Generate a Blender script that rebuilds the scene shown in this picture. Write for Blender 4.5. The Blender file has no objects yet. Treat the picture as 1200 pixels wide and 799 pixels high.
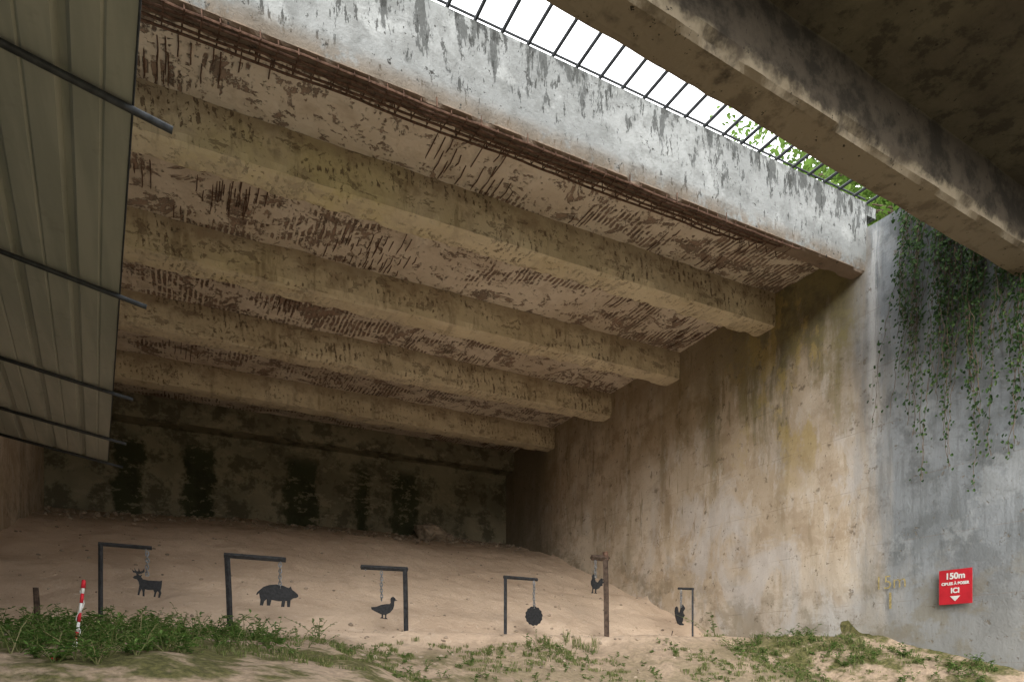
import bpy, bmesh, math, random
from mathutils import Vector, Matrix, noise as mn
random.seed(7)
S=bpy.context.scene
# ---------------------------------------------------------------- helpers
def fbm(x,y,z=0.0,o=4):
    return mn.fractal(Vector((x,y,z)),1.0,2.0,o)
def sstep(a,b,x):
    t=max(0.0,min(1.0,(x-a)/(b-a))); return t*t*(3-2*t)
def lerp(a,b,t): return a+(b-a)*t
def interp(pts,x):
    if x<=pts[0][0]: return pts[0][1]
    for (a,b),(c,d) in zip(pts,pts[1:]):
        if x<=c: return b+(d-b)*(x-a)/(c-a)
    return pts[-1][1]
def mesh_obj(name,verts,faces,mat=None,smooth=False,parent=None):
    me=bpy.data.meshes.new(name); me.from_pydata([tuple(v) for v in verts],[],faces); me.update()
    if smooth: me.polygons.foreach_set('use_smooth',[True]*len(me.polygons))
    o=bpy.data.objects.new(name,me); S.collection.objects.link(o)
    if mat: me.materials.append(mat)
    if parent: o.parent=parent
    return o
def empty(name,loc=(0,0,0)):
    o=bpy.data.objects.new(name,None); S.collection.objects.link(o); o.location=loc; o.empty_display_size=.2
    return o
class Geo:
    def __init__(s): s.v=[]; s.f=[]
    def add(s,vs,fs):
        b=len(s.v); s.v+= [tuple(v) for v in vs]; s.f+=[tuple(i+b for i in f) for f in fs]
    def box(s,x0,x1,y0,y1,z0,z1):
        s.add([(x0,y0,z0),(x1,y0,z0),(x1,y1,z0),(x0,y1,z0),(x0,y0,z1),(x1,y0,z1),(x1,y1,z1),(x0,y1,z1)],
              [(0,3,2,1),(4,5,6,7),(0,1,5,4),(1,2,6,5),(2,3,7,6),(3,0,4,7)])
    def tube(s,pts,rads,n=8,cap=True):
        pts=[Vector(p) for p in pts]
        if not hasattr(rads,'__len__'): rads=[rads]*len(pts)
        vs=[];fs=[]
        for i,p in enumerate(pts):
            d=(pts[min(i+1,len(pts)-1)]-pts[max(i-1,0)]).normalized()
            u=d.cross(Vector((0,0,1)))
            if u.length<.05: u=d.cross(Vector((1,0,0)))
            u.normalize(); w=d.cross(u)
            for k in range(n):
                a=2*math.pi*k/n
                vs.append(p+(u*math.cos(a)+w*math.sin(a))*rads[i])
        for i in range(len(pts)-1):
            for k in range(n):
                k2=(k+1)%n
                fs.append((i*n+k,i*n+k2,(i+1)*n+k2,(i+1)*n+k))
        if cap:
            fs.append(tuple(range(n))[::-1]); fs.append(tuple((len(pts)-1)*n+k for k in range(n)))
        s.add(vs,fs)
    def obj(s,name,mat,smooth=False,parent=None): return mesh_obj(name,s.v,s.f,mat,smooth,parent)

class M:
    def __init__(s,name):
        s.m=bpy.data.materials.new(name); s.m.use_nodes=True; s.t=s.m.node_tree; s.n=s.t.nodes; s.l=s.t.links
        s.b=s.n['Principled BSDF']; s.geo=s.n.new('ShaderNodeNewGeometry'); s.P=s.geo.outputs['Position']
        s.b.inputs['Roughness'].default_value=.9; s.b.inputs['Specular IOR Level'].default_value=.15
    def put(s,sock,v):
        if isinstance(v,bpy.types.NodeSocket): s.l.new(v,sock)
        elif isinstance(v,tuple) and len(v)==3 and sock.type=='RGBA': sock.default_value=(*v,1)
        else: sock.default_value=v
    def math(s,op,a,b=0.0,c=None,clamp=False):
        n=s.n.new('ShaderNodeMath'); n.operation=op; n.use_clamp=clamp
        s.put(n.inputs[0],a); s.put(n.inputs[1],b)
        if c is not None: s.put(n.inputs[2],c)
        return n.outputs[0]
    def mul(s,a,b): return s.math('MULTIPLY',a,b)
    def add(s,a,b): return s.math('ADD',a,b)
    def mx(s,a,b): return s.math('MAXIMUM',a,b)
    def step(s,a,b,x):
        n=s.n.new('ShaderNodeMapRange'); n.interpolation_type='SMOOTHSTEP'
        s.put(n.inputs['Value'],x); n.inputs['From Min'].default_value=a; n.inputs['From Max'].default_value=b
        if a>b:
            n.inputs['From Min'].default_value=b; n.inputs['From Max'].default_value=a
            n.inputs['To Min'].default_value=1; n.inputs['To Max'].default_value=0
        return n.outputs['Result']
    def sc(s,sx,sy,sz,loc=(0,0,0),v=None):
        n=s.n.new('ShaderNodeMapping'); n.inputs['Scale'].default_value=(sx,sy,sz); n.inputs['Location'].default_value=loc
        s.put(n.inputs['Vector'],v or s.P); return n.outputs[0]
    def noise(s,scale,detail=4,rough=.55,dist=0.0,v=None):
        n=s.n.new('ShaderNodeTexNoise'); s.put(n.inputs['Vector'],v or s.P)
        n.inputs['Scale'].default_value=scale; n.inputs['Detail'].default_value=min(detail,5)
        n.inputs['Roughness'].default_value=rough; n.inputs['Distortion'].default_value=dist
        return n.outputs['Fac']
    def mix(s,f,a,b):
        n=s.n.new('ShaderNodeMix'); n.data_type='RGBA'; s.put(n.inputs[0],f); s.put(n.inputs[6],a); s.put(n.inputs[7],b)
        return n.outputs[2]
    def xyz(s):
        n=s.n.new('ShaderNodeSeparateXYZ'); s.l.new(s.P,n.inputs[0]); return n.outputs
    def bump(s,h,strength=.5,dist=.02,prev=None):
        n=s.n.new('ShaderNodeBump'); n.inputs['Strength'].default_value=strength; n.inputs['Distance'].default_value=dist
        s.put(n.inputs['Height'],h)
        if prev: s.l.new(prev,n.inputs['Normal'])
        return n.outputs[0]
    def out(s,col,norm=None,rough=None,metal=None):
        s.put(s.b.inputs['Base Color'],col)
        if norm: s.l.new(norm,s.b.inputs['Normal'])
        if rough is not None: s.put(s.b.inputs['Roughness'],rough)
        if metal is not None: s.put(s.b.inputs['Metallic'],metal)
        return s.m
def plain(name,col,rough=.7,metal=0,var=.35,scale=12):
    m=M(name); n=m.noise(scale,4)
    c=m.mix(m.step(.3,.7,n),tuple(c*(1-var) for c in col),tuple(min(1,c*(1+var*.5)) for c in col))
    return m.out(c,m.bump(n,.3,.004),rough,metal)

# ---------------------------------------------------------------- materials
def mat_ceiling():
    m=M('spalled_ceiling_concrete'); x,y,z=m.xyz()
    big=m.noise(.45,5,.6); med=m.noise(2.2,5,.65); fine=m.noise(18,3,.6)
    base=m.mix(m.step(.35,.68,big),(.74,.665,.575),(.58,.50,.41))
    base=m.mix(m.mul(m.step(.50,.7,med),.5),base,(.42,.335,.255))
    base=m.mix(m.mul(m.step(.55,.72,m.noise(1.1,4,.6,v=m.sc(1,1,1,(7,3,1)))),.6),base,(.80,.745,.665))
    pn=m.noise(.8,5,.72,.8,v=m.sc(.75,1.25,1,(3,9,0)))
    patch=m.step(.53,.56,pn)
    wob=m.noise(1.6,4,.7)
    sx=m.math('SINE',m.add(m.mul(x,2*math.pi/.085),m.mul(wob,9.0)))
    bars=m.step(-.7,.1,m.add(sx,m.mul(m.math('SUBTRACT',m.noise(5,3),.5),2.5)))
    brk=m.step(.44,.48,m.noise(1.0,5,.74,v=m.sc(10,4.2,1,(1,2,0))))
    hatch=m.mul(m.mul(patch,brk),bars)
    dash=m.mul(m.mul(m.step(.46,.52,pn),m.step(-.2,.3,sx)),m.step(.55,.58,m.noise(1.0,5,.74,v=m.sc(9,5.5,1,(5,2,0)))))
    full=m.mul(m.step(.555,.575,m.noise(1.5,5,.76,.6,v=m.sc(1,1,1,(8,1,4)))),m.step(.42,.47,m.noise(8,5,.78)))
    speck=m.mul(m.step(.59,.615,m.noise(5,5,.76)),.85)
    dark=m.mx(m.mx(m.mx(hatch,m.mul(full,.9)),speck),dash)
    rust=m.mix(m.step(.3,.7,m.noise(4,4)),(.10,.066,.05),(.30,.205,.155))
    c=m.mix(m.mul(dark,.9),base,rust)
    h=m.add(m.mul(dark,-1.0),m.mul(fine,.25))
    return m.out(c,m.bump(h,.9,.03),.95)
def mat_beam():
    m=M('beam_concrete'); x,y,z=m.xyz()
    big=m.noise(.6,4,.6); med=m.noise(3,5,.70); fine=m.noise(25,3,.6)
    base=m.mix(m.step(.33,.66,big),(.72,.635,.47),(.57,.485,.34))
    ol=m.mul(m.step(.38,.58,m.noise(.5,4,.6,v=m.sc(1,1,1,(4,4,4)))),m.mul(m.step(7.5,-1,x),.85))
    ol=m.mul(ol,m.step(14,9,y))
    base=m.mix(ol,base,(.62,.55,.28))
    top_shade=m.step(6.42,6.72,m.add(z,m.mul(m.math('SUBTRACT',med,.5),.6)))
    base=m.mix(m.mul(top_shade,.6),base,(.27,.20,.135))  # shade painted into the beam face near the ceiling, sharpens the beams
    base=m.mix(m.mul(m.step(.47,.66,med),.5),base,(.33,.25,.17))
    st=m.noise(1,5,.68,v=m.sc(3.5,1,.6,(2,2,2))); base=m.mix(m.mul(m.step(.54,.65,st),.5),base,(.25,.19,.115))
    wob=m.noise(2,4,.7)
    sx=m.math('SINE',m.add(m.add(m.mul(x,2*math.pi/.10),m.mul(wob,9)),m.mul(m.add(z,y),9)))
    brk=m.step(.53,.56,m.noise(1,5,.74,v=m.sc(11,9,9,(2,1,7))))
    pa=m.step(.47,.55,m.noise(1.1,4,.65,v=m.sc(.7,1,1.6,(2,6,1))))
    dsh=m.mul(m.mul(m.step(-.1,.4,sx),brk),pa)
    pit=m.mx(m.step(.61,.64,m.noise(8,5,.76)),m.mul(m.step(.585,.605,m.noise(2.2,5,.77,.3,v=m.sc(1,1,2,(6,1,3)))),.8))
    dark=m.mx(dsh,m.mul(pit,.8))
    c=m.mix(m.mul(dark,.8),base,(.15,.105,.07))
    c=m.mix(m.mul(m.step(6.205,6.18,z),m.mul(m.step(.35,.55,med),.45)),c,(.74,.67,.52))  # lighter tone painted on the soffit, stands in for light along the edge
    return m.out(c,m.bump(m.add(m.mul(dark,-.8),m.mul(fine,.3)),.8,.02),.95)
def mat_lintel():
    m=M('weathered_grey_concrete'); x,y,z=m.xyz()
    big=m.noise(.9,4,.6); fine=m.noise(22,4,.65); med=m.noise(3.2,5,.72)
    st=m.noise(1,5,.72,.3,v=m.sc(5,5,1.6)); st2=m.noise(1,5,.74,v=m.sc(11,11,3,(3,1,2)))
    base=m.mix(m.step(.3,.7,big),(.285,.298,.295),(.205,.215,.213))
    base=m.mix(m.mul(m.step(.46,.62,med),.5),base,(.135,.14,.135))
    base=m.mix(m.mul(m.step(.55,.66,m.noise(2.1,5,.7,v=m.sc(1,1,1,(4,8,1)))),.5),base,(.37,.385,.38))
    topd=m.step(6.5,7.3,z)
    k=m.step(.52,.57,m.add(m.mul(st,.84),m.mul(topd,.12)))
    base=m.mix(m.mul(k,.8),base,(.055,.058,.056))
    k2=m.step(.585,.62,m.add(st2,m.mul(topd,.03)))
    base=m.mix(m.mul(k2,.8),base,(.035,.036,.034))
    low=m.mul(m.step(6.55,6.28,z),m.step(.36,.52,m.noise(3,5,.7)))
    base=m.mix(m.mul(low,.75),base,(.17,.13,.09))
    und=m.step(6.285,6.265,z); base=m.mix(m.mul(und,.9),base,m.mix(med,(.13,.085,.06),(.36,.285,.22)))
    base=m.mix(m.step(.63,.66,m.noise(10,5,.74)),base,(.05,.05,.047))
    return m.out(base,m.bump(m.add(fine,med),.6,.03),.95)
def mat_wall(left=False):
    m=M('stained_wall_concrete'); x,y,z=m.xyz()
    blot=m.noise(.42,5,.62,.5); med=m.noise(1.6,5,.72); fine=m.noise(30,3,.65)
    vs=m.noise(1,5,.64,v=m.sc(1,2.2,.35)); vs2=m.noise(1,5,.70,v=m.sc(1,7,.8,(0,4,1)))
    och=m.mix(m.step(.35,.62,blot),(.62,.54,.44),(.47,.385,.285))
    och=m.mix(m.mul(m.step(.47,.62,med),.55),och,(.36,.275,.19))
    och=m.mix(m.mul(m.step(.52,.64,vs),.4),och,(.29,.23,.145))
    och=m.mix(m.mul(m.step(.54,.62,m.noise(1,5,.7,v=m.sc(1,3.5,1.2,(0,7,3)))),.4),och,(.64,.60,.55))
    pale=m.mul(m.mul(m.step(.46,.60,m.noise(.8,5,.68,.8,v=m.sc(1,1,.7,(3,5,9)))),m.step(5.0,2.6,z)),m.step(15,10.5,y))
    och=m.mix(m.mul(pale,.6),och,(.56,.55,.55))
    grey=m.mix(m.step(.35,.65,blot),(.25,.27,.287),(.165,.182,.195))
    grey=m.mix(m.mul(m.step(.48,.60,vs2),.4),grey,(.10,.108,.108))
    grey=m.mix(m.mul(m.step(.48,.60,med),.55),grey,(.105,.113,.115))
    grey=m.mix(m.mul(m.step(.54,.62,m.noise(1.3,5,.72,v=m.sc(1,1,1,(1,9,9)))),.4),grey,(.33,.35,.36))
    grey=m.mix(m.mul(m.step(2.0,.3,m.add(z,m.mul(med,.9))),.7),grey,(.15,.135,.10))
    edge=m.add(m.add(y,m.mul(m.math('SUBTRACT',vs,.5),1.6)),m.mul(m.math('SUBTRACT',z,3.0),-.10))
    fz=m.step(6.6,7.7,edge)
    c=m.mix(fz,grey,och)
    gb=m.mul(m.mul(m.step(2.8,.4,m.add(z,m.mul(med,1.2))),m.step(12,8.6,y)),.6)
    c=m.mix(gb,c,(.27,.28,.285))
    if not left:
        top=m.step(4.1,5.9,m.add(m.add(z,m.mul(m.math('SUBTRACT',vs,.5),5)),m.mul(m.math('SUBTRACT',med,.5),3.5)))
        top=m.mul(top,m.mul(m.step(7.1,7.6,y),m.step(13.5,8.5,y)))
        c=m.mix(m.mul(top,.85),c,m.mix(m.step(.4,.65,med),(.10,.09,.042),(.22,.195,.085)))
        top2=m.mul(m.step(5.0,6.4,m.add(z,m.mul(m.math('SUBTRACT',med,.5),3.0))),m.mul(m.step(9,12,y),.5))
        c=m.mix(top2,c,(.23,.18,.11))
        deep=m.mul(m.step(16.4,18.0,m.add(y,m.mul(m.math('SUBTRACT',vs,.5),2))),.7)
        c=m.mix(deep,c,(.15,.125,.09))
    yl=m.mul(m.mul(m.step(.52,.61,m.noise(1.3,5,.74,v=m.sc(1,1,.6,(1,7,2)))),m.step(11.5,8.0,y)),m.mul(m.step(7.1,7.5,y),m.step(2.6,4.2,z)))
    c=m.mix(m.mul(yl,.6),c,(.48,.37,.14))
    dr=m.mul(m.step(.60,.64,m.noise(1,5,.68,.2,v=m.sc(1,4.5,.7,(0,2.2,5)))),m.mul(m.step(1.8,3.4,z),m.step(8.6,9.6,y)))
    c=m.mix(m.mul(dr,.5),c,(.18,.14,.07))
    foot=m.mul(m.step(.48,.60,m.noise(1.1,5,.74,v=m.sc(1,1,1.4,(2,8,8)))),m.step(2.2,.6,m.math('SUBTRACT',z,m.mul(m.math('MAXIMUM',m.math('SUBTRACT',y,10.3),0.0),.39))))
    c=m.mix(m.mul(foot,.5),c,(.19,.165,.11))
    wy=m.math('ABSOLUTE',m.math('SUBTRACT',m.add(y,m.mul(m.math('SUBTRACT',med,.5),.25)),7.02))
    ws=m.mul(m.step(.15,.02,wy),m.mul(m.step(2.0,5.0,z),m.step(.38,.55,vs2)))
    c=m.mix(m.mul(ws,.65),c,(.52,.53,.53))
    spots=m.step(.61,.645,m.noise(4,5,.76)); c=m.mix(m.mul(spots,.6),c,(.15,.12,.08))
    sp2=m.step(.62,.66,m.noise(14,5,.72)); c=m.mix(m.mul(sp2,.5),c,(.13,.11,.08))
    zf=m.math('FRACT',m.mul(m.add(z,m.mul(med,.03)),1/.93)); ln=m.mul(m.step(.02,.0,zf),m.mul(m.step(.4,.6,vs),.5)); c=m.mix(ln,c,(.16,.12,.09))
    h=m.add(m.add(m.mul(fine,.3),m.mul(med,.9)),m.mul(spots,-.4))
    return m.out(c,m.bump(h,.6,.03),.93)
def mat_back():
    m=M('damp_back_wall_concrete'); x,y,z=m.xyz()
    med=m.noise(1.8,5,.70); big=m.noise(.5,4,.6); fine=m.noise(20,3,.65)
    c=m.mix(m.step(.35,.65,big),(.28,.25,.175),(.175,.155,.108))
    c=m.mix(m.mul(m.step(.48,.60,med),.8),c,(.085,.08,.055))
    xx=m.add(x,m.mul(m.math('SUBTRACT',m.noise(2.0,5,.68),.5),.95))
    tot=None
    for a,b in ((-1.25,-.55),(.35,1.15),(3.0,3.95),(5.0,5.4),(6.15,6.95)):
        t=m.mul(m.step(a-.08,a+.10,xx),m.step(b+.08,b-.10,xx))
        tot=t if tot is None else m.mx(tot,t)
    tot=m.mul(tot,m.step(6.2,5.8,m.add(z,m.mul(med,.4))))
    c=m.mix(m.mul(tot,.90),c,m.mix(m.step(.4,.6,med),(.022,.028,.014),(.05,.056,.03)))
    lt=m.mul(m.step(.55,.60,m.noise(2.6,5,.74,v=m.sc(1,1,2,(5,5,5)))),.5); c=m.mix(lt,c,(.34,.295,.21))
    return m.out(c,m.bump(m.add(med,m.mul(fine,.3)),.8,.04),.95)
def mat_near():
    m=M('dark_soffit_concrete'); x,y,z=m.xyz()
    big=m.noise(.8,5,.65); med=m.noise(3.5,5,.7); fine=m.noise(25,3,.6)
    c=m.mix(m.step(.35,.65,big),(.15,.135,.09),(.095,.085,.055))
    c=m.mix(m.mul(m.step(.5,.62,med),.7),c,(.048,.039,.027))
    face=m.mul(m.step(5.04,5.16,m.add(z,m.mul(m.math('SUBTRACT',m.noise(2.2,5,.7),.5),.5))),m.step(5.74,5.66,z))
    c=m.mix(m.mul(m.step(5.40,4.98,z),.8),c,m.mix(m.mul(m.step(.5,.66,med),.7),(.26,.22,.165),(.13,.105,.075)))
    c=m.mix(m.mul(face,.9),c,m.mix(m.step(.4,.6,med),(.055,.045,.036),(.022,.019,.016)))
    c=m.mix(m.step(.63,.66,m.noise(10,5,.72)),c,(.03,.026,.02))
    return m.out(c,m.bump(m.add(m.mul(med,.6),m.mul(fine,.3)),.7,.03),.95)
def mat_ground():
    m=M('sandy_earth'); x,y,z=m.xyz()
    big=m.noise(.35,5,.6); med=m.noise(2.2,5,.65); fine=m.noise(14,5,.7); grit=m.noise(60,3,.7)
    c=m.mix(m.step(.35,.65,big),(.63,.495,.375),(.53,.405,.30))
    c=m.mix(m.mul(m.step(.48,.68,med),.4),c,(.41,.30,.215))
    c=m.mix(m.mul(m.step(.55,.7,grit),.4),c,(.28,.20,.145))
    c=m.mix(m.mul(m.step(.56,.62,m.noise(7,5,.74)),.30),c,(.68,.57,.46))
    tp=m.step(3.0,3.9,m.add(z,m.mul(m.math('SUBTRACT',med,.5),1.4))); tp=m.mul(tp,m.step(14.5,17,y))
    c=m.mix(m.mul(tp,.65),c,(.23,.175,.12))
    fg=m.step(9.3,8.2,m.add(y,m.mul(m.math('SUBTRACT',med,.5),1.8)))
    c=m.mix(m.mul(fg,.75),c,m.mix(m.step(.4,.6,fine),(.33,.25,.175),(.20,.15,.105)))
    xm=m.mx(m.step(4.4,2.0,x),m.step(7.2,8.6,x))
    ms=m.mul(m.mul(m.step(8.7,7.8,m.add(y,m.mul(m.math('SUBTRACT',med,.5),1.2))),m.step(.42,.54,m.noise(1.3,5,.7))),m.add(m.mul(xm,.6),.35))
    c=m.mix(ms,c,m.mix(m.step(.35,.65,m.noise(22,4,.7)),(.05,.055,.018),(.13,.125,.045)))
    far=m.mx(m.step(-45,-60,y),m.step(4.6,5.5,z))
    c=m.mix(m.mul(far,.9),c,m.mix(med,(.07,.10,.03),(.20,.19,.10)))
    h=m.add(m.add(m.mul(med,1.0),m.mul(fine,.6)),m.mul(grit,.15))
    return m.out(c,m.bump(h,.8,.06),.97)
def mat_leaf(name,c1,c2,c3,trans=.35):
    m=M(name); r=m.geo.outputs['Random Per Island']
    c=m.mix(m.step(0,.6,r),c1,c2); c=m.mix(m.step(.8,1,r),c,c3)
    m.out(c,None,.55)
    t=m.n.new('ShaderNodeBsdfTranslucent'); m.l.new(c,t.inputs['Color'])
    mx=m.n.new('ShaderNodeMixShader'); mx.inputs[0].default_value=trans
    m.l.new(m.b.outputs[0],mx.inputs[1]); m.l.new(t.outputs[0],mx.inputs[2]); m.l.new(mx.outputs[0],m.n['Material Output'].inputs[0])
    return m.m
def mat_sheet():
    m=M('galvanised_roof_sheet'); n=m.noise(1,4,.6,v=m.sc(6,.5,6)); n2=m.noise(3,4,.7)
    c=m.mix(m.step(.35,.65,n),(.44,.45,.395),(.35,.365,.32)); c=m.mix(m.mul(m.step(.55,.7,n2),.4),c,(.26,.265,.22))
    return m.out(c,m.bump(n2,.15,.01),.5,.05)
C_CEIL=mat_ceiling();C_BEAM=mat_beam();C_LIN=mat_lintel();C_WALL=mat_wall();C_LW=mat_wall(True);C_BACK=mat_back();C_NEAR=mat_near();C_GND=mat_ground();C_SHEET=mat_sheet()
RUST=plain('rusted_steel',(.15,.09,.065),.85,.1,.5,20)
BLACK=plain('black_painted_steel',(.025,.026,.028),.55,.2,.4,30)
POSTM=plain('grey_steel_post',(.05,.052,.056),.6,.3,.4,20)
WOOD=plain('weathered_wood',(.09,.065,.05),.85,0,.5,15)
ZINC=plain('galvanised_steel',(.25,.26,.27),.45,.6,.3,20)
DARKROD=plain('dark_steel_rod',(.055,.06,.065),.5,.4,.3,20)
RED=plain('red_paint',(.42,.02,.03),.5,0,.15,6)
WHITE=plain('white_paint',(.62,.62,.60),.5,0,.10,10)
YEL=plain('faded_yellow_paint',(.34,.28,.13),.9,0,.4,30)
BARK=plain('bark',(.12,.09,.065),.95,0,.5,8)
STONE=plain('rubble_stone',(.34,.275,.21),.95,0,.45,6)
LEAF_TREE=mat_leaf('tree_leaves',(.08,.14,.025),(.14,.24,.05),(.22,.32,.08),.6)
LEAF_IVY=mat_leaf('ivy_leaves',(.018,.042,.014),(.042,.085,.024),(.10,.16,.05),.25)
LEAF_WEED=mat_leaf('weed_leaves',(.055,.115,.025),(.11,.20,.045),(.20,.29,.09),.35)
GRASSM=mat_leaf('grass_blades',(.09,.12,.035),(.16,.185,.065),(.30,.27,.14),.3)

# ---------------------------------------------------------------- ground
XW,XL,YB=10.0,-2.7,20.15
def gz(x,y):
    prof=[(10.3,.41),(12.7,1.37),(16.75,2.92),(20.3,3.95)]
    if y>10.3:
        z=interp(prof,y)
        z=lerp(z,.41+.05*(y-10.3),1-sstep(10.3,11.2,y)) if y<11.2 else z
        z+=.10*fbm(x*.35,y*.35,3)*sstep(10.5,13,y)+.25*sstep(3,-2.7,x)*sstep(13,17,y)*-.4
        z+=.05*abs(fbm(x*1.3,y*.5,8))*sstep(10.6,11.5,y)
    else: z=.41
    ye=interp([(-3,9.2),(2,9.1),(6,8.9),(8.5,8.4),(9.3,7.4),(10.1,6.9)],x)+.35*fbm(x*.8,2.2)
    if y<ye:
        d=ye-y
        steep=interp([(-3,.09),(0,.10),(1.6,.16),(3,.33),(8.5,.33),(10.2,.22)],x)
        z=.41-steep*min(d,99)- .06*sstep(0,.4,d)*sstep(1.5,3,x)
        z2=lerp(z,-1.65,sstep(5.2,1.5,y)) if y<5.2 else z
        z=max(z2,-1.65)
    z+=.03*fbm(x*1.6,y*1.6,1)+.018*fbm(x*6,y*6,5)
    return z
def axis(a,b,st): 
    n=int(round((b-a)/st)); return [a+(b-a)*i/n for i in range(n+1)]
xs=[-400,-150,-60,-25,-10,-5,-3.2,-2.95]+axis(-2.72,10.02,.08)+[10.25,10.5,12,15,20,30,60,150,400]
ys=[-400,-150,-60,-25,-12,-8,-5,-3,-1,0,1]+axis(2,20.3,.08)+[20.55,22,26,35,60,150,400]
def gall(x,y):
    inside=(-2.8<x<10.1)
    if inside and y<20.4: return gz(x,max(y,2)) if y>=2 else -1.65+.03*fbm(x,y)
    hi=6.75+.15*fbm(x*.2,y*.2)
    if y>20.4: return hi
    return lerp(-1.65,hi,sstep(-14,-4,y))
V=[(x,y,gall(x,y)) for y in ys for x in xs]; nx=len(xs)
F=[(j*nx+i,j*nx+i+1,(j+1)*nx+i+1,(j+1)*nx+i) for j in range(len(ys)-1) for i in range(nx-1)]
mesh_obj('ground',V,F,C_GND,True)

# ---------------------------------------------------------------- hall
hall=empty('concrete_hall')
def wall_grid(name,origin,U,W,nu,nw,N,amp,mat,back=.6):
    origin,U,W,N=map(Vector,(origin,U,W,N)); g=Geo(); vs=[];fs=[]
    for j in range(nw+1):
        for i in range(nu+1):
            p=origin+U*(i/nu)+W*(j/nw)
            vs.append(p+N*(amp*fbm(p.x*.9+5,p.y*.9,p.z*.9)+amp*.3*fbm(p.x*4,p.y*4,p.z*4)))
    for j in range(nw):
        for i in range(nu):
            a=j*(nu+1)+i; fs.append((a,a+1,a+nu+2,a+nu+1))
    g.add(vs,fs)
    b=-N*back; q=[origin,origin+U,origin+U+W,origin+W]; e=[p-N*.08 for p in q]; f=[p+b for p in q]
    g.add(e+f,[(4,5,6,7),(0,1,5,4),(1,2,6,5),(2,3,7,6),(3,0,4,7)])
    return g.obj(name,mat,True,hall)
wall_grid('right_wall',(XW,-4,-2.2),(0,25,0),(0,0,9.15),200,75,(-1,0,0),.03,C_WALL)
wall_grid('left_wall',(XL,-4,-2.2),(0,25,0),(0,0,9.15),120,50,(1,0,0),.03,C_LW)
wall_grid('back_wall',(XL-.3,YB,-2.2),(13.3,0,0),(0,0,9.1),130,90,(0,-1,0),.05,C_BACK)
def beam(name,y0,y1,zb,zt,mat,chip=.06,x0=XL-.15,x1=XW+.15,st=.05,fy=lambda x:0,seed=0,parent=None,thr=.1,farchip=None,fr=1.7,octv=6,smooth=False):
    n=int((x1-x0)/st); sec=[]
    if farchip is None: farchip=chip
    for k in range(7): sec.append((0,1-k/6,'n'))
    for k in range(1,6): sec.append((k/5,0,'b'))
    for k in range(1,5): sec.append((1,k/4,'f'))
    vs=[];fs=[]; m=len(sec)
    for i in range(n+1):
        x=x0+(x1-x0)*i/n
        for (s,t,w) in sec:
            y=lerp(y0,y1,s)+fy(x); z=lerp(zb,zt,t)
            nz=fbm(x*1.3,y*2,z*2+seed)*.012+fbm(x*8,y*8,z*8+seed,2)*.004
            if t==0 and s==0 or t==0 and s==1:
                cc=chip if s==0 else farchip
                c=.01+cc*max(0,fbm(x*fr,seed+s*9,3,octv)+thr)+(cc*.12*max(0,fbm(x*9,seed+s*5,8,2)) if octv>4 else 0)
                y+=c*(1 if s==0 else -1); z+=c*.9
            elif t==0 and octv>4: z+=chip*.3*max(0,fbm(x*2.5,y*4,seed+20,5))
            elif w=='n' and t<.3 and octv>4: y+=chip*.35*max(0,fbm(x*3.2,z*5,seed+7,5))
            vs.append((x,y+nz,z+nz))
    for i in range(n):
        for k in range(m-1):
            a=i*m+k; fs.append((a,a+1,a+m+1,a+m))
    return mesh_obj(name,vs,fs,mat,smooth,parent or hall)
BY=(9.46,12.08,14.65,17.48)
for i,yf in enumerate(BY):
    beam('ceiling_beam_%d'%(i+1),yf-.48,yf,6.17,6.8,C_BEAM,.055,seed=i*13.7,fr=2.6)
beam('back_beam',19.55,20.3,6.15,6.8,C_BACK,.12,seed=99)
nxs,nys=190,180; vs=[];fs=[]
for j in range(nys+1):
    for i in range(nxs+1):
        x=lerp(XL-.1,XW+.1,i/nxs); y=lerp(7.3,20.3,j/nys)
        vs.append((x,y,6.75+.05*max(0,fbm(x*.9,y*1.3,4,5))+.01*fbm(x*5,y*5,2)))
for j in range(nys):
    for i in range(nxs):
        a=j*(nxs+1)+i; fs.append((a,a+nxs+1,a+nxs+2,a+1))
mesh_obj('ceiling_slab',vs,fs,C_CEIL,False,hall)
g=Geo(); g.box(XL-.55,XW+.55,7.5,20.9,6.93,7.33); g.obj('roof_slab',C_LIN,False,hall)
beam('edge_lintel',7.16,7.46,6.25,7.36,C_LIN,.045,x0=XL-.2,x1=XW+.02,seed=41,thr=.15,fr=3.2)
g=Geo(); g.box(XL-.2,XW+.3,7.2,7.6,7.2,7.365); g.obj('lintel_top',C_LIN,False,hall)
g=Geo()
for k in range(5):
    yy=7.215+.062*k; pts=[]
    x1=8.6-.35*k
    for i in range(110):
        x=lerp(XL,x1,i/109); pts.append((x,yy+.012*fbm(x*1.2,k*5),6.228-.01*k+.022*fbm(x*.9,k*3+2)+(.03 if i==109 else 0)))
    g.tube(pts,.0135,6)
x=XL
while x<8.4:
    dz=random.uniform(-.015,.01)
    g.tube([(x,7.19,6.33),(x+.01,7.20,6.222+dz),(x,7.34,6.212+dz),(x-.01,7.49,6.222+dz),(x,7.52,6.4)],.008,5); x+=.15+random.random()*.07
g.obj('exposed_rebar',RUST,False,hall)
g=Geo()
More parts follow.
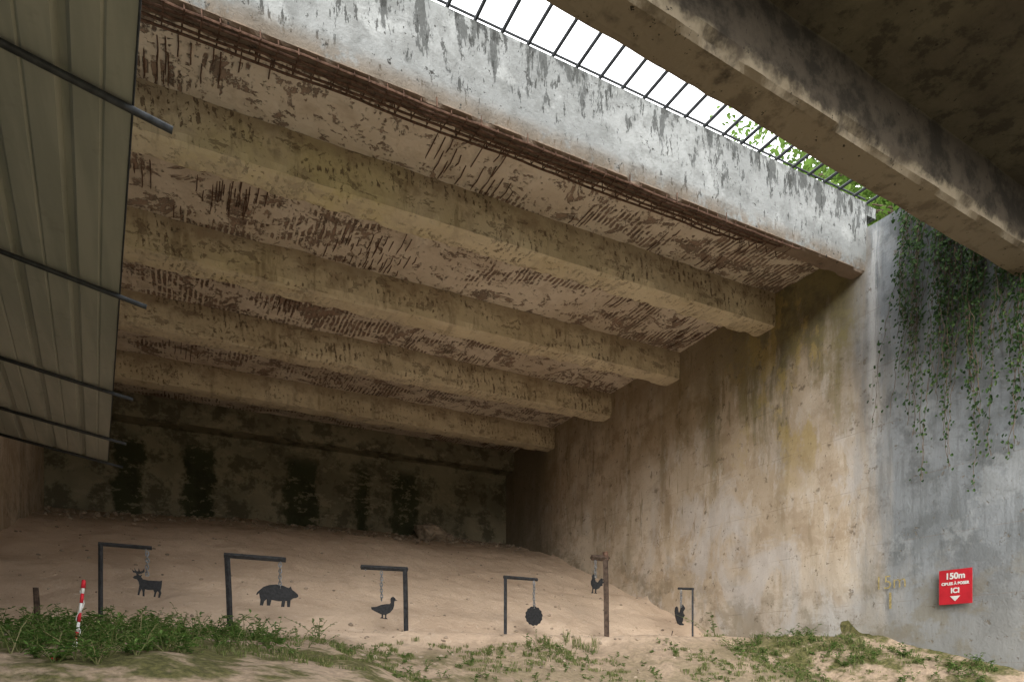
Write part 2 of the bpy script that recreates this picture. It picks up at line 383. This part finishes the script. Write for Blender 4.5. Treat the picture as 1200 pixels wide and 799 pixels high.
for _ in range(260):
    cx=random.uniform(-1,9.7); cy=random.uniform(7.7,19)
    if fbm(cx*.5+3,cy*.7+9,0,4)<.12: continue
    if any(a-.55<cy<a+.1 for a in BY): continue
    for k in range(random.randint(2,7)):
        L=random.uniform(.2,.7); x=cx+k*.11+random.uniform(-.02,.02); y=cy+random.uniform(-.2,.2)
        hi=min([a-.48 for a in BY+(20.03,) if a-.48>y]+[20]); y1=min(y+L,hi-.02)
        if x>9.9 or any(a-.5<y<a+.02 for a in BY): continue
        g.tube([(x,y,6.757),(x+random.uniform(-.01,.01),(y+y1)/2,6.735+random.uniform(-.01,.008)),(x,y1,6.757)],.008,5)
g.obj('ceiling_rebar',RUST,False,hall)
NR=empty('near_roof')
fy=lambda x:.0607*x
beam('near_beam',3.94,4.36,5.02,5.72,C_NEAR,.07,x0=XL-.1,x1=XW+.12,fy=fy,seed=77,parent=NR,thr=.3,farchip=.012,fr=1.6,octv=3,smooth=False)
YN=2.6
g=Geo(); vs=[];fs=[];a_,b_=120,40
for j in range(b_+1):
    for i in range(a_+1):
        x=lerp(XL-.1,XW+.1,i/a_); y=lerp(YN,4.0+.0607*x,j/b_); vs.append((x,y,5.70+.02*fbm(x,y,3,5)))
for j in range(b_):
    for i in range(a_):
        q=j*(a_+1)+i; fs.append((q,q+a_+1,q+a_+2,q+1))
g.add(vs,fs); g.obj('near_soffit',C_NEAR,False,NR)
g=Geo()
def slab(x0,x1,ya,yb0,yb1,z0,z1):
    g.add([(x0,ya,z0),(x1,ya,z0),(x1,yb1,z0),(x0,yb0,z0),(x0,ya,z1),(x1,ya,z1),(x1,yb1,z1),(x0,yb0,z1)],
          [(0,3,2,1),(4,5,6,7),(0,1,5,4),(1,2,6,5),(2,3,7,6),(3,0,4,7)])
slab(XL-.1,XW+.1,YN,4.34+.0607*(XL-.1),4.34+.0607*(XW+.1),5.76,6.9)
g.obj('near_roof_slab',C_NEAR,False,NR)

# grating over the gap
g=Geo(); x=XL
while x<XW+.1:
    g.tube([(x,4.1+.0607*x,7.40),(x+.01,5.8,7.39),(x,7.5,7.385)],.023,6); x+=.345
g.tube([(XL,7.18,7.42),(XW,7.18,7.42)],.014,6)
g.tube([(XL,4.2+.0607*XL,7.43),(XW,4.2+.0607*XW,7.43)],.03,6)
g.obj('skylight_grating',DARKROD)

# ---------------------------------------------------------------- canopy
can=empty('sheet_metal_canopy')
P0=Vector((-.845,12.75,3.2)); D=Vector((.732,-9.0,0)).normalized(); Lf=Vector((-.9967,-.081,.16)).normalized()
LEN=12.2; WID=1.72; prof=[]
s=0
while s<WID:
    prof+= [(s,0),(s+.14,0),(s+.155,.012),(s+.17,0),(s+.30,0),(s+.325,.04),(s+.365,.04),(s+.39,0)]; s+=.39
N=Lf.cross(D); N=N if N.z>0 else -N
vs=[];fs=[]
nl=24
for j in range(nl+1):
    for (a,h) in prof:
        vs.append(P0+D*(LEN*j/nl)+Lf*a+N*(h+.006*fbm(a*3,j*.7)))
m_=len(prof)
for j in range(nl):
    for i in range(m_-1):
        q=j*m_+i; fs.append((q,q+1,q+m_+1,q+m_))
sh=mesh_obj('corrugated_sheet',vs,fs,C_SHEET,False,can)
md=sh.modifiers.new('s','SOLIDIFY'); md.thickness=.002
g=Geo()
for dy in (.12,1.5,3.45,5.95,8.3,10.7):
    p=P0+D*dy; g.tube([p-Lf*.21-N*.03,p+Lf*1.85-N*.03],.022,8)
g.obj('purlins',DARKROD,True,can)
g=Geo(); g.tube([P0+Lf*.004-N*.004,P0+D*LEN-N*.004],.006,6); g.tube([P0+Lf*1.7-N*.07,P0+D*LEN+Lf*1.7-N*.07],.035,8)
for dy in (1.5,5.95,10.7):
    p=P0+D*dy+Lf*1.7; g.tube([p-N*.05,(p.x,p.y,gall(p.x,p.y)-.1)],.035,8)
g.obj('canopy_frame',DARKROD,True,can)

# ---------------------------------------------------------------- hanging targets
def plate(name,pts,w,cx,cy,cz,parent,rot=0,tilt=0,mirror=False,mat=BLACK,th=.012):
    bm=bmesh.new()
    P=[((-x if mirror else x)*w,z*w) for x,z in pts]
    vsl=[bm.verts.new((x,-th/2,z)) for x,z in P]; f=bm.faces.new(vsl)
    r=bmesh.ops.extrude_face_region(bm,geom=[f]); 
    bmesh.ops.translate(bm,verts=[v for v in r['geom'] if isinstance(v,bmesh.types.BMVert)],vec=(0,th,0))
    bmesh.ops.triangulate(bm,faces=bm.faces[:]); bmesh.ops.recalc_face_normals(bm,faces=bm.faces[:])
    me=bpy.data.meshes.new(name); bm.to_mesh(me); bm.free(); me.materials.append(mat)
    o=bpy.data.objects.new(name,me); S.collection.objects.link(o); o.parent=parent
    o.location=Vector((cx,cy,cz))-parent.location; o.rotation_euler=(0,tilt,rot)
    return o
def link(g,c,L,r,ax):
    pts=[]; w=L*.32
    for k in range(12):
        a=2*math.pi*k/12; u=w*math.cos(a); z=(L/2-w)*(1 if math.sin(a)>0 else -1)+w*math.sin(a)
        pts.append((c[0]+(u if ax==0 else 0),c[1]+(u if ax else 0),c[2]+z))
    pts.append(pts[0]); g.tube(pts,r,5,False)
def chain(name,x,y,z0,z1,parent,L=.06,r=.0085):
    g=Geo(); z=z0-L/2; k=0; 
    while z>z1-L*.4:
        link(g,(x+.003*math.sin(k),y,z),L,r,k%2); z-=L*.74; k+=1
    o=g.obj(name,ZINC,True,parent); o.location=-parent.location
def stand(name,xp,xe,ztop,lean=0,t=.03,mat=POSTM,y=10.3,brace=True):
    z0=gz(xp,y); e=empty(name,(xp,y,z0)); g=Geo()
    sgn=1 if xe>xp else -1
    g.tube([(0,0,-.2),(lean*.5,0,(ztop-z0)*.5),(lean,0,ztop-z0-.0)],t*1.15,4)
    g.obj('post',mat,False,e)
    g=Geo(); g.tube([(lean-sgn*t*1.2,.002,ztop-z0),(xe-xp+sgn*.02,.002,ztop-z0-.01)],t*1.1,4); g.obj('arm',mat,False,e)
    g=Geo(); hx=xe-xp-sgn*.05; g.tube([(hx,0,ztop-z0-.01),(hx,0,ztop-z0-.06)],.009,6); g.obj('hook',ZINC,False,e)
    return e
boar=[(.50,.06),(.42,.13),(.34,.18),(.31,.26),(.26,.21),(.12,.26),(-.05,.28),(-.22,.25),(-.36,.19),(-.44,.11),(-.50,.05),(-.53,-.02),(-.50,-.03),(-.46,.02),(-.44,-.08),(-.42,-.15),(-.43,-.29),(-.35,-.29),(-.33,-.18),(-.27,-.12),(-.26,-.28),(-.18,-.28),(-.15,-.13),(.03,-.15),(.10,-.14),(.09,-.29),(.17,-.29),(.19,-.13),(.23,-.13),(.24,-.28),(.31,-.28),(.32,-.10),(.38,-.05),(.46,-.03),(.51,.0)]
deer=[(-.50,.16),(-.46,.22),(-.38,.26),(-.40,.33),(-.50,.36),(-.54,.46),(-.49,.42),(-.45,.40),(-.46,.52),(-.40,.41),(-.34,.40),(-.33,.52),(-.28,.40),(-.20,.44),(-.16,.54),(-.14,.40),(-.24,.33),(-.33,.30),(-.28,.26),(-.20,.31),(-.24,.22),(-.18,.14),(.0,.12),(.20,.13),(.34,.14),(.42,.17),(.42,.08),(.41,-.10),(.39,-.20),(.42,-.28),(.38,-.45),(.32,-.45),(.34,-.28),(.30,-.22),(.26,-.28),(.24,-.44),(.18,-.44),(.20,-.28),(.16,-.19),(.0,-.21),(-.10,-.20),(-.11,-.30),(-.10,-.45),(-.16,-.45),(-.17,-.30),(-.20,-.20),(-.24,-.30),(-.26,-.43),(-.32,-.42),(-.30,-.26),(-.28,-.08),(-.31,.04),(-.36,.12),(-.44,.13)]
duck=[(.52,.30),(.44,.32),(.40,.38),(.32,.42),(.25,.38),(.23,.30),(.26,.20),(.22,.12),(.08,.10),(-.10,.05),(-.30,-.06),(-.50,-.10),(-.48,-.18),(-.34,-.24),(-.18,-.29),(-.06,-.33),(-.05,-.42),(-.12,-.48),(.06,-.48),(.0,-.42),(.0,-.33),(.08,-.33),(.09,-.42),(.04,-.48),(.20,-.48),(.13,-.42),(.13,-.30),(.26,-.22),(.37,-.06),(.40,.08),(.39,.20),(.40,.27)]
rooster=[(.30,.42),(.22,.46),(.20,.55),(.14,.48),(.08,.52),(.08,.42),(.06,.28),(.0,.16),(-.14,.12),(-.22,.26),(-.34,.38),(-.50,.34),(-.42,.26),(-.54,.18),(-.42,.10),(-.46,-.02),(-.34,-.04),(-.24,-.18),(-.08,-.26),(-.08,-.42),(-.16,-.48),(.04,-.48),(-.02,-.42),(.0,-.26),(.10,-.24),(.12,-.42),(.06,-.48),(.24,-.48),(.17,-.42),(.17,-.20),(.28,-.06),(.30,.12),(.24,.26),(.22,.34),(.26,.30),(.24,.38)]
squirrel=[(.16,.50),(.12,.58),(.06,.50),(-.02,.46),(-.04,.34),(-.08,.22),(-.14,.10),(-.18,.24),(-.20,.38),(-.28,.46),(-.38,.40),(-.42,.20),(-.38,-.05),(-.32,-.25),(-.24,-.42),(-.06,-.50),(.16,-.50),(.18,-.44),(.06,-.38),(.12,-.26),(.14,-.10),(.22,-.02),(.24,.04),(.16,.08),(.14,.20),(.22,.30),(.26,.38),(.20,.46)]
disc=[((.5+.02*math.sin(14*a))*math.cos(a),(.5+.02*math.sin(14*a))*math.sin(a)) for a in [2*math.pi*k/84 for k in range(84)]]
T=.024
e=stand('hanging_deer_target',-.769,-.20,1.53,0,T)
chain('chain',-.235,10.3,1.47,1.18,e); plate('deer_plate',deer,.38,-.22,10.3,1.04,e,.1,.05)
e=stand('hanging_boar_target',.80,1.52,1.49,-.05,.034)
chain('chain',1.46,10.3,1.43,1.10,e); plate('boar_plate',boar,.56,1.43,10.3,.96,e,0,.04)
e=stand('hanging_duck_target',3.36,2.66,1.455,-.02,.034)
chain('chain',2.96,10.3,1.40,.98,e); plate('duck_plate',duck,.40,3.0,10.3,.86,e,0,.1)
e=stand('hanging_round_target',5.10,5.70,1.43,0,.027)
chain('chain',5.65,10.3,1.38,.94,e); plate('round_plate',disc,.33,5.65,10.3,.79,e,0,0)
e=stand('hanging_rooster_target',7.17,6.86,1.89,-.03,.05,WOOD)
chain('chain',6.92,10.3,1.84,1.55,e); plate('rooster_plate',rooster,.34,6.92,10.3,1.40,e,0,.1,True)
g=Geo(); g.tube([(-.02,0,1.45),(-.04,0,1.60)],.05,8); g.obj('post_cap',RUST,False,e)
e=stand('hanging_squirrel_target',9.2,8.86,1.43,.0,.022)
chain('chain',8.91,10.3,1.38,1.08,e); plate('squirrel_plate',squirrel,.38,8.91,10.3,.90,e,0,0)

# ---------------------------------------------------------------- wall sign
sg=empty('red_wall_sign',(9.93,5.73,1.06))
g=Geo(); g.box(-.008,.0,-.225,.225,-.245,.245); g.obj('panel',RED,False,sg)
g=Geo(); g.box(-.0,.09,-.03,.03,.1,.16); g.box(0,.09,-.03,.03,-.16,-.1); g.obj('fixings',ZINC,False,sg)
def text(body,size,y,z,parent,mat,name,x=-.0125,bold=.004):
    cu=bpy.data.curves.new(name,'FONT'); cu.body=body; cu.size=size; cu.align_x='CENTER'; cu.align_y='CENTER'; cu.offset=bold; cu.extrude=.001
    o=bpy.data.objects.new(name,cu); S.collection.objects.link(o); o.data.materials.append(mat); o.parent=parent
    o.rotation_euler=(math.pi/2,0,-math.pi/2); o.location=(x,y,z); return o
text('150m',.12,0,.15,sg,WHITE,'distance_text'); text('CIBLES À POSER',.053,0,.045,sg,WHITE,'instruction_text',bold=.0025); text('ICI',.10,0,-.055,sg,WHITE,'here_text')
g=Geo(); g.add([(-.0125,.07,-.13),(-.0125,-.07,-.13),(-.0125,0,-.205)],[(0,1,2)]); g.obj('arrow',WHITE,False,sg)
pm=empty('painted_distance_mark',(9.955,6.72,1.12))
text('15m',.30,0,.1,pm,YEL,'digits',x=0,bold=-.002)
g=Geo(); g.add([(0,.02,-.3),(0,-.02,-.3),(0,-.02,-.05),(0,.02,-.05)],[(0,1,2,3)]); g.obj('stroke',YEL,False,pm)

# ---------------------------------------------------------------- stakes
def bands(name,a,b,r,n,c1,c2,pre=None):
    a,b=Vector(a),Vector(b); e=empty(name,a)
    g1,g2=Geo(),Geo()
    for k in range(n):
        (g1 if k%2 else g2).tube([(b-a)*(k/n),(b-a)*((k+1)/n)],r*(1.06 if k%2 else 1.0),10)
    g1.obj('bands_red',c1,True,e); g2.obj('bands_white',c2,True,e); return e
e=bands('red_white_marker_stake',(-.64,5.78,-.35),(-.545,5.88,.57),.011,13,RED,WHITE)
g=Geo(); g.tube([(.092,.095,.89),(.095,.1,.95)],[.016,.013],10); g.obj('cap',RED,True,e)
g=Geo(); L=[]
for k in range(60):
    s=k/59; a=s*22; c=Vector((.095,.1,.92))*(.15+.8*s); L.append((c.x+.018*math.cos(a),c.y+.018*math.sin(a),c.z))
g.tube(L,.003,5); g.obj('cord',WHITE,True,e)
e=bands('marker_stake_with_reflector',(-.66,5.3,-.4),(-.635,5.32,.0),.012,5,RED,WHITE)
g=Geo(); g.tube([(.02,-.01,.41),(.02,.01,.41)],.035,14); g.tube([(.025,.02,.37),(.025,.02,.44)],[.02,.02],10); g.obj('reflector',RED,True,e)
g=Geo(); x,y=-1.47,10.4; z=gz(x,y)
g.tube([(x,y,z-.1),(x+.005,y,z+.25),(x-.01,y,z+.52)],[.038,.036,.032],7); g.obj('short_wooden_post',WOOD,False)
g=Geo(); x=8.35; g.tube([(x,10,.36),(x+.06,10,.46),(x+.1,10.0,.58)],.01,6); g.obj('broken_stick',WOOD)

# ---------------------------------------------------------------- rocks
def rock(g,c,r,seed,sub=2,flat=.7):
    bm=bmesh.new(); bmesh.ops.create_icosphere(bm,subdivisions=sub,radius=1)
    bm.verts.index_update()
    vs=[]
    for v in bm.verts:
        k=1+.45*fbm(v.co.x*1.1+seed,v.co.y*1.1,v.co.z*1.1); vs.append((c[0]+v.co.x*r*k,c[1]+v.co.y*r*k,c[2]+v.co.z*r*k*flat))
    g.add(vs,[tuple(v.index for v in f.verts) for f in bm.faces]); bm.free()
g=Geo(); rock(g,(7.05,19.3,gz(7.05,19.3)+.18),.42,3,3); rock(g,(7.6,19.5,gz(7.6,19.5)),.22,8,3); g.obj('concrete_lump',STONE)
g=Geo()
for k in range(2300):
    x=random.uniform(-2.6,9.9); y=random.choice([random.uniform(7.4,11),random.uniform(7.6,20),random.uniform(18.3,20.1)])
    r=.008+.035*random.random()**4*(2.2 if y>18 else 1)
    if y<10.5: r*=.9
    rock(g,(x,y,gz(x,y)+r*.2),r,k*1.7,1)
g.obj('pebbles',STONE)

# ---------------------------------------------------------------- vegetation
def leaf(g,c,dirv,up,L,W,fold=.25):
    d=dirv.normalized(); s=d.cross(up); 
    if s.length<.05: s=d.cross(Vector((1,0,0)))
    s.normalize(); n=s.cross(d)
    p=[c,c+d*L*.35+s*W*.5+n*W*fold,c+d*L*.75+s*W*.35+n*W*fold*.6,c+d*L-n*L*.12,c+d*L*.75-s*W*.35+n*W*fold*.6,c+d*L*.35-s*W*.5+n*W*fold]
    g.add(p,[(0,1,2,3),(0,3,4,5)])
def rv(): return Vector((random.gauss(0,1),random.gauss(0,1),random.gauss(0,1)))
def weed(g,gs,x,y,h,n,ls,spread=.5):
    z=gz(x,y)-.01; base=Vector((x,y,z))
    for k in range(max(2,n//9)):
        tip=base+Vector((random.gauss(0,h*spread),random.gauss(0,h*spread),h*random.uniform(.55,1.05)))
        mid=(base+tip)/2+Vector((0,0,h*.15)); gs.tube([base,mid,tip],[.004,.003,.0015],4,False)
        for q in range(9):
            s=random.uniform(.2,1); p=(base*(1-s)**2+mid*2*s*(1-s)+tip*s*s)
            d=Vector((random.gauss(0,1),random.gauss(0,1),random.uniform(-.2,.6)))
            leaf(g,p,d,Vector((0,0,1)),ls*random.uniform(.5,1.3),ls*random.uniform(.3,.6))
def weeds(name,lst):
    e=empty(name,(0,0,0)); g=Geo(); gs=Geo()
    for a in lst: weed(g,gs,*a)
    g.obj('leaves',LEAF_WEED,False,e); gs.obj('stems',GRASSM,False,e)
L=[]
for k in range(560):
    y=random.uniform(5.0,8.4); x=random.uniform(-2.6,.1+.52*(y-5.4)+random.uniform(-.6,.5))
    if fbm(x*1.1,y*1.1,8)<-.14 : continue
    L.append((x,y,random.uniform(.06,.30),random.randint(20,44),random.uniform(.03,.055)))
for k in range(30): L.append((random.uniform(-2.6,-1.6),random.uniform(6.6,8.0),random.uniform(.3,.5),40,.055))
weeds('weed_patch',L)
L=[]
for k in range(280):
    y=random.uniform(5.0,8.2); x=random.uniform(7.9,9.9)
    if fbm(x*1.1,y*1.1,3)<-.05: continue
    L.append((x,y,random.uniform(.06,.22),random.randint(18,34),.042))
weeds('weed_patch',L)
L=[(8.75,9.2,.55,30,.07),(8.7,9.15,.4,24,.06),(9.6,7.9,.25,24,.05)]
for k in range(150):
    x=random.uniform(1.6,8.6); y=random.uniform(6.7,8.3)
    L.append((x,y,random.uniform(.03,.13),14,.035))
for k in range(10): L.append((random.gauss(5.0,.25),random.gauss(8.4,.2),random.uniform(.12,.28),26,.04))
weeds('weed_sprouts',L)
g=Geo()
def tuft(g,x,y,h,n):
    z=gz(x,y)-.01
    for k in range(n):
        a=random.uniform(0,6.28); b=Vector((x+random.gauss(0,.03),y+random.gauss(0,.03),z)); o=Vector((math.cos(a),math.sin(a),0))*h*random.uniform(.1,.6)
        t=b+o+Vector((0,0,h*random.uniform(.6,1))); m=b+o*.35+Vector((0,0,h*.55)); s=Vector((-math.sin(a),math.cos(a),0))*.004
        g.add([b-s,b+s,m+s,m-s,t],[(0,1,2,3),(3,2,4)])
for k in range(2400):
    x=random.uniform(-2.5,9.8); y=random.uniform(6.0,8.7)
    if fbm(x*.9,y*.9,12)<(-.1 if x<2 or x>8 else .02)+.2*(y>8.2): continue
    tuft(g,x,y,random.uniform(.02,.09),16)
for k in range(12): tuft(g,random.gauss(5.3,.4),random.gauss(8.5,.15),random.uniform(.12,.28),16)
g.obj('grass_tufts',GRASSM)
iv=empty('hanging_ivy'); g=Geo(); gs=Geo()
def strand(y0,z1,dens,xoff=0):
    p=Vector((9.93-xoff,y0,6.95+random.uniform(-.05,.03))); pts=[Vector((10.2,y0,7.0)),p.copy()]; dy=random.gauss(0,.03); thin=random.uniform(.35,1)
    while p.z>z1:
        p=p+Vector((random.gauss(0,.012),dy*.3+random.gauss(0,.018),-.10)); p.x=min(9.93,max(9.6,p.x)); pts.append(p.copy())
        for q in range(dens if p.z>z1+.6 else max(1,dens-2)):
            if random.random()<thin:
                c=p+Vector((random.gauss(-.02,.03),random.gauss(0,.05),random.uniform(-.05,.05)))
                leaf(g,c,Vector((random.gauss(-.3,.4),random.gauss(0,.7),-1)),Vector((-1,0,.2)),random.uniform(.03,.07),random.uniform(.025,.05),.15)
    gs.tube(pts,.004,4,False)
for k in range(112):
    y=random.uniform(4.2,6.62)
    if random.random()<.3: y=random.uniform(4.9,6.2)
    low=interp([(4.2,3.2),(4.9,2.8),(5.3,2.6),(5.65,2.2),(6.0,2.8),(6.3,3.6),(6.66,4.6)],y)
    z1=lerp(5.9,low,random.random()**.75); strand(y,z1,random.choice((2,3,4,5)),random.uniform(0,.10))
for k in range(500):
    y=random.uniform(4.2,6.62); c=Vector((random.uniform(9.8,10.2),y,6.98+random.gauss(0,.08)))
    leaf(g,c,rv(),Vector((0,0,1)),.07,.06)
g.obj('leaves',LEAF_IVY,False,iv); gs.obj('vines',BARK,False,iv)
def interp_v(t,s):
    f=s*(len(t)-1); i=min(int(f),len(t)-2); return t[i].lerp(t[i+1],f-i)
def tree(name,base,H,R,cz,nleaf,seed):
    random.seed(seed); e=empty(name,base); gb=Geo(); gl=Geo(); tips=[]
    top=Vector((random.uniform(-.5,.5),random.uniform(-.5,.5),H*.85))
    tr=[Vector((0,0,-.3)),Vector((.1,0,H*.25)),Vector((-.05,.15,H*.5)),top]; gb.tube(tr,[R*.07,R*.055,R*.035,.04],9)
    for k in range(16):
        s=random.uniform(.3,.95); o=interp_v(tr,s); a=random.uniform(0,6.28); l=R*random.uniform(.5,1)
        m=o+Vector((math.cos(a)*l*.5,math.sin(a)*l*.5,l*.2)); t=o+Vector((math.cos(a)*l,math.sin(a)*l,l*.35))
        gb.tube([o,m,t],[.12,.07,.02],6); tips+= [m,t]
        for q in range(3):
            u=m+rv()*R*.22; gb.tube([m,u],[.05,.015],5); tips.append(u)
    cl=[t+rv()*R*.12 for t in tips for _ in range(2)]
    for k in range(nleaf):
        c=random.choice(cl)+rv()*R*.11; leaf(gl,c,rv(),Vector((0,0,1)),random.uniform(.14,.26),random.uniform(.09,.16))
    gb.obj('trunk',BARK,True,e); gl.obj('crown',LEAF_TREE,False,e)
tree('broadleaf_tree',(20.5,13.8,6.6),15,5.5,0,12000,3)
tree('broadleaf_tree',(17.5,9.2,6.6),10,4.0,0,8000,5)
tree('broadleaf_tree',(27,17,6.6),15,6,0,9000,9)

# ---------------------------------------------------------------- light
w=bpy.data.worlds.new('World'); S.world=w; w.use_nodes=True; nt=w.node_tree; bg=nt.nodes['Background']
sky=nt.nodes.new('ShaderNodeTexSky'); sky.sky_type='NISHITA'; sky.sun_disc=False
EL,AZ=math.radians(20),math.radians(207)
sky.sun_elevation=EL; sky.sun_rotation=AZ; sky.dust_density=4; sky.air_density=1.0
mx=nt.nodes.new('ShaderNodeMix'); mx.data_type='RGBA'; mx.inputs[0].default_value=.8
nt.links.new(sky.outputs[0],mx.inputs[6]); mx.inputs[7].default_value=(25,25,25.2,1)
nt.links.new(mx.outputs[2],bg.inputs[0]); bg.inputs[1].default_value=.15
sd=bpy.data.lights.new('sun','SUN'); sd.energy=4.8; sd.angle=math.radians(45); sd.color=(1,.98,.94)
so=bpy.data.objects.new('sun',sd); S.collection.objects.link(so)
sv=Vector((math.sin(AZ)*math.cos(EL),math.cos(AZ)*math.cos(EL),math.sin(EL)))
so.rotation_euler=sv.to_track_quat('Z','Y').to_euler()
S.view_settings.view_transform='Standard'; S.view_settings.look='None'; S.view_settings.exposure=0
# ---------------------------------------------------------------- camera
cd=bpy.data.cameras.new('camera'); co=bpy.data.objects.new('camera',cd); S.collection.objects.link(co)
cd.sensor_width=36; cd.lens=36*797/1200; cd.shift_y=(775-399.5)/1200; cd.clip_end=2000
co.location=(0,0,0); co.rotation_euler=(math.pi/2,0,-math.radians(26.9)); S.camera=co
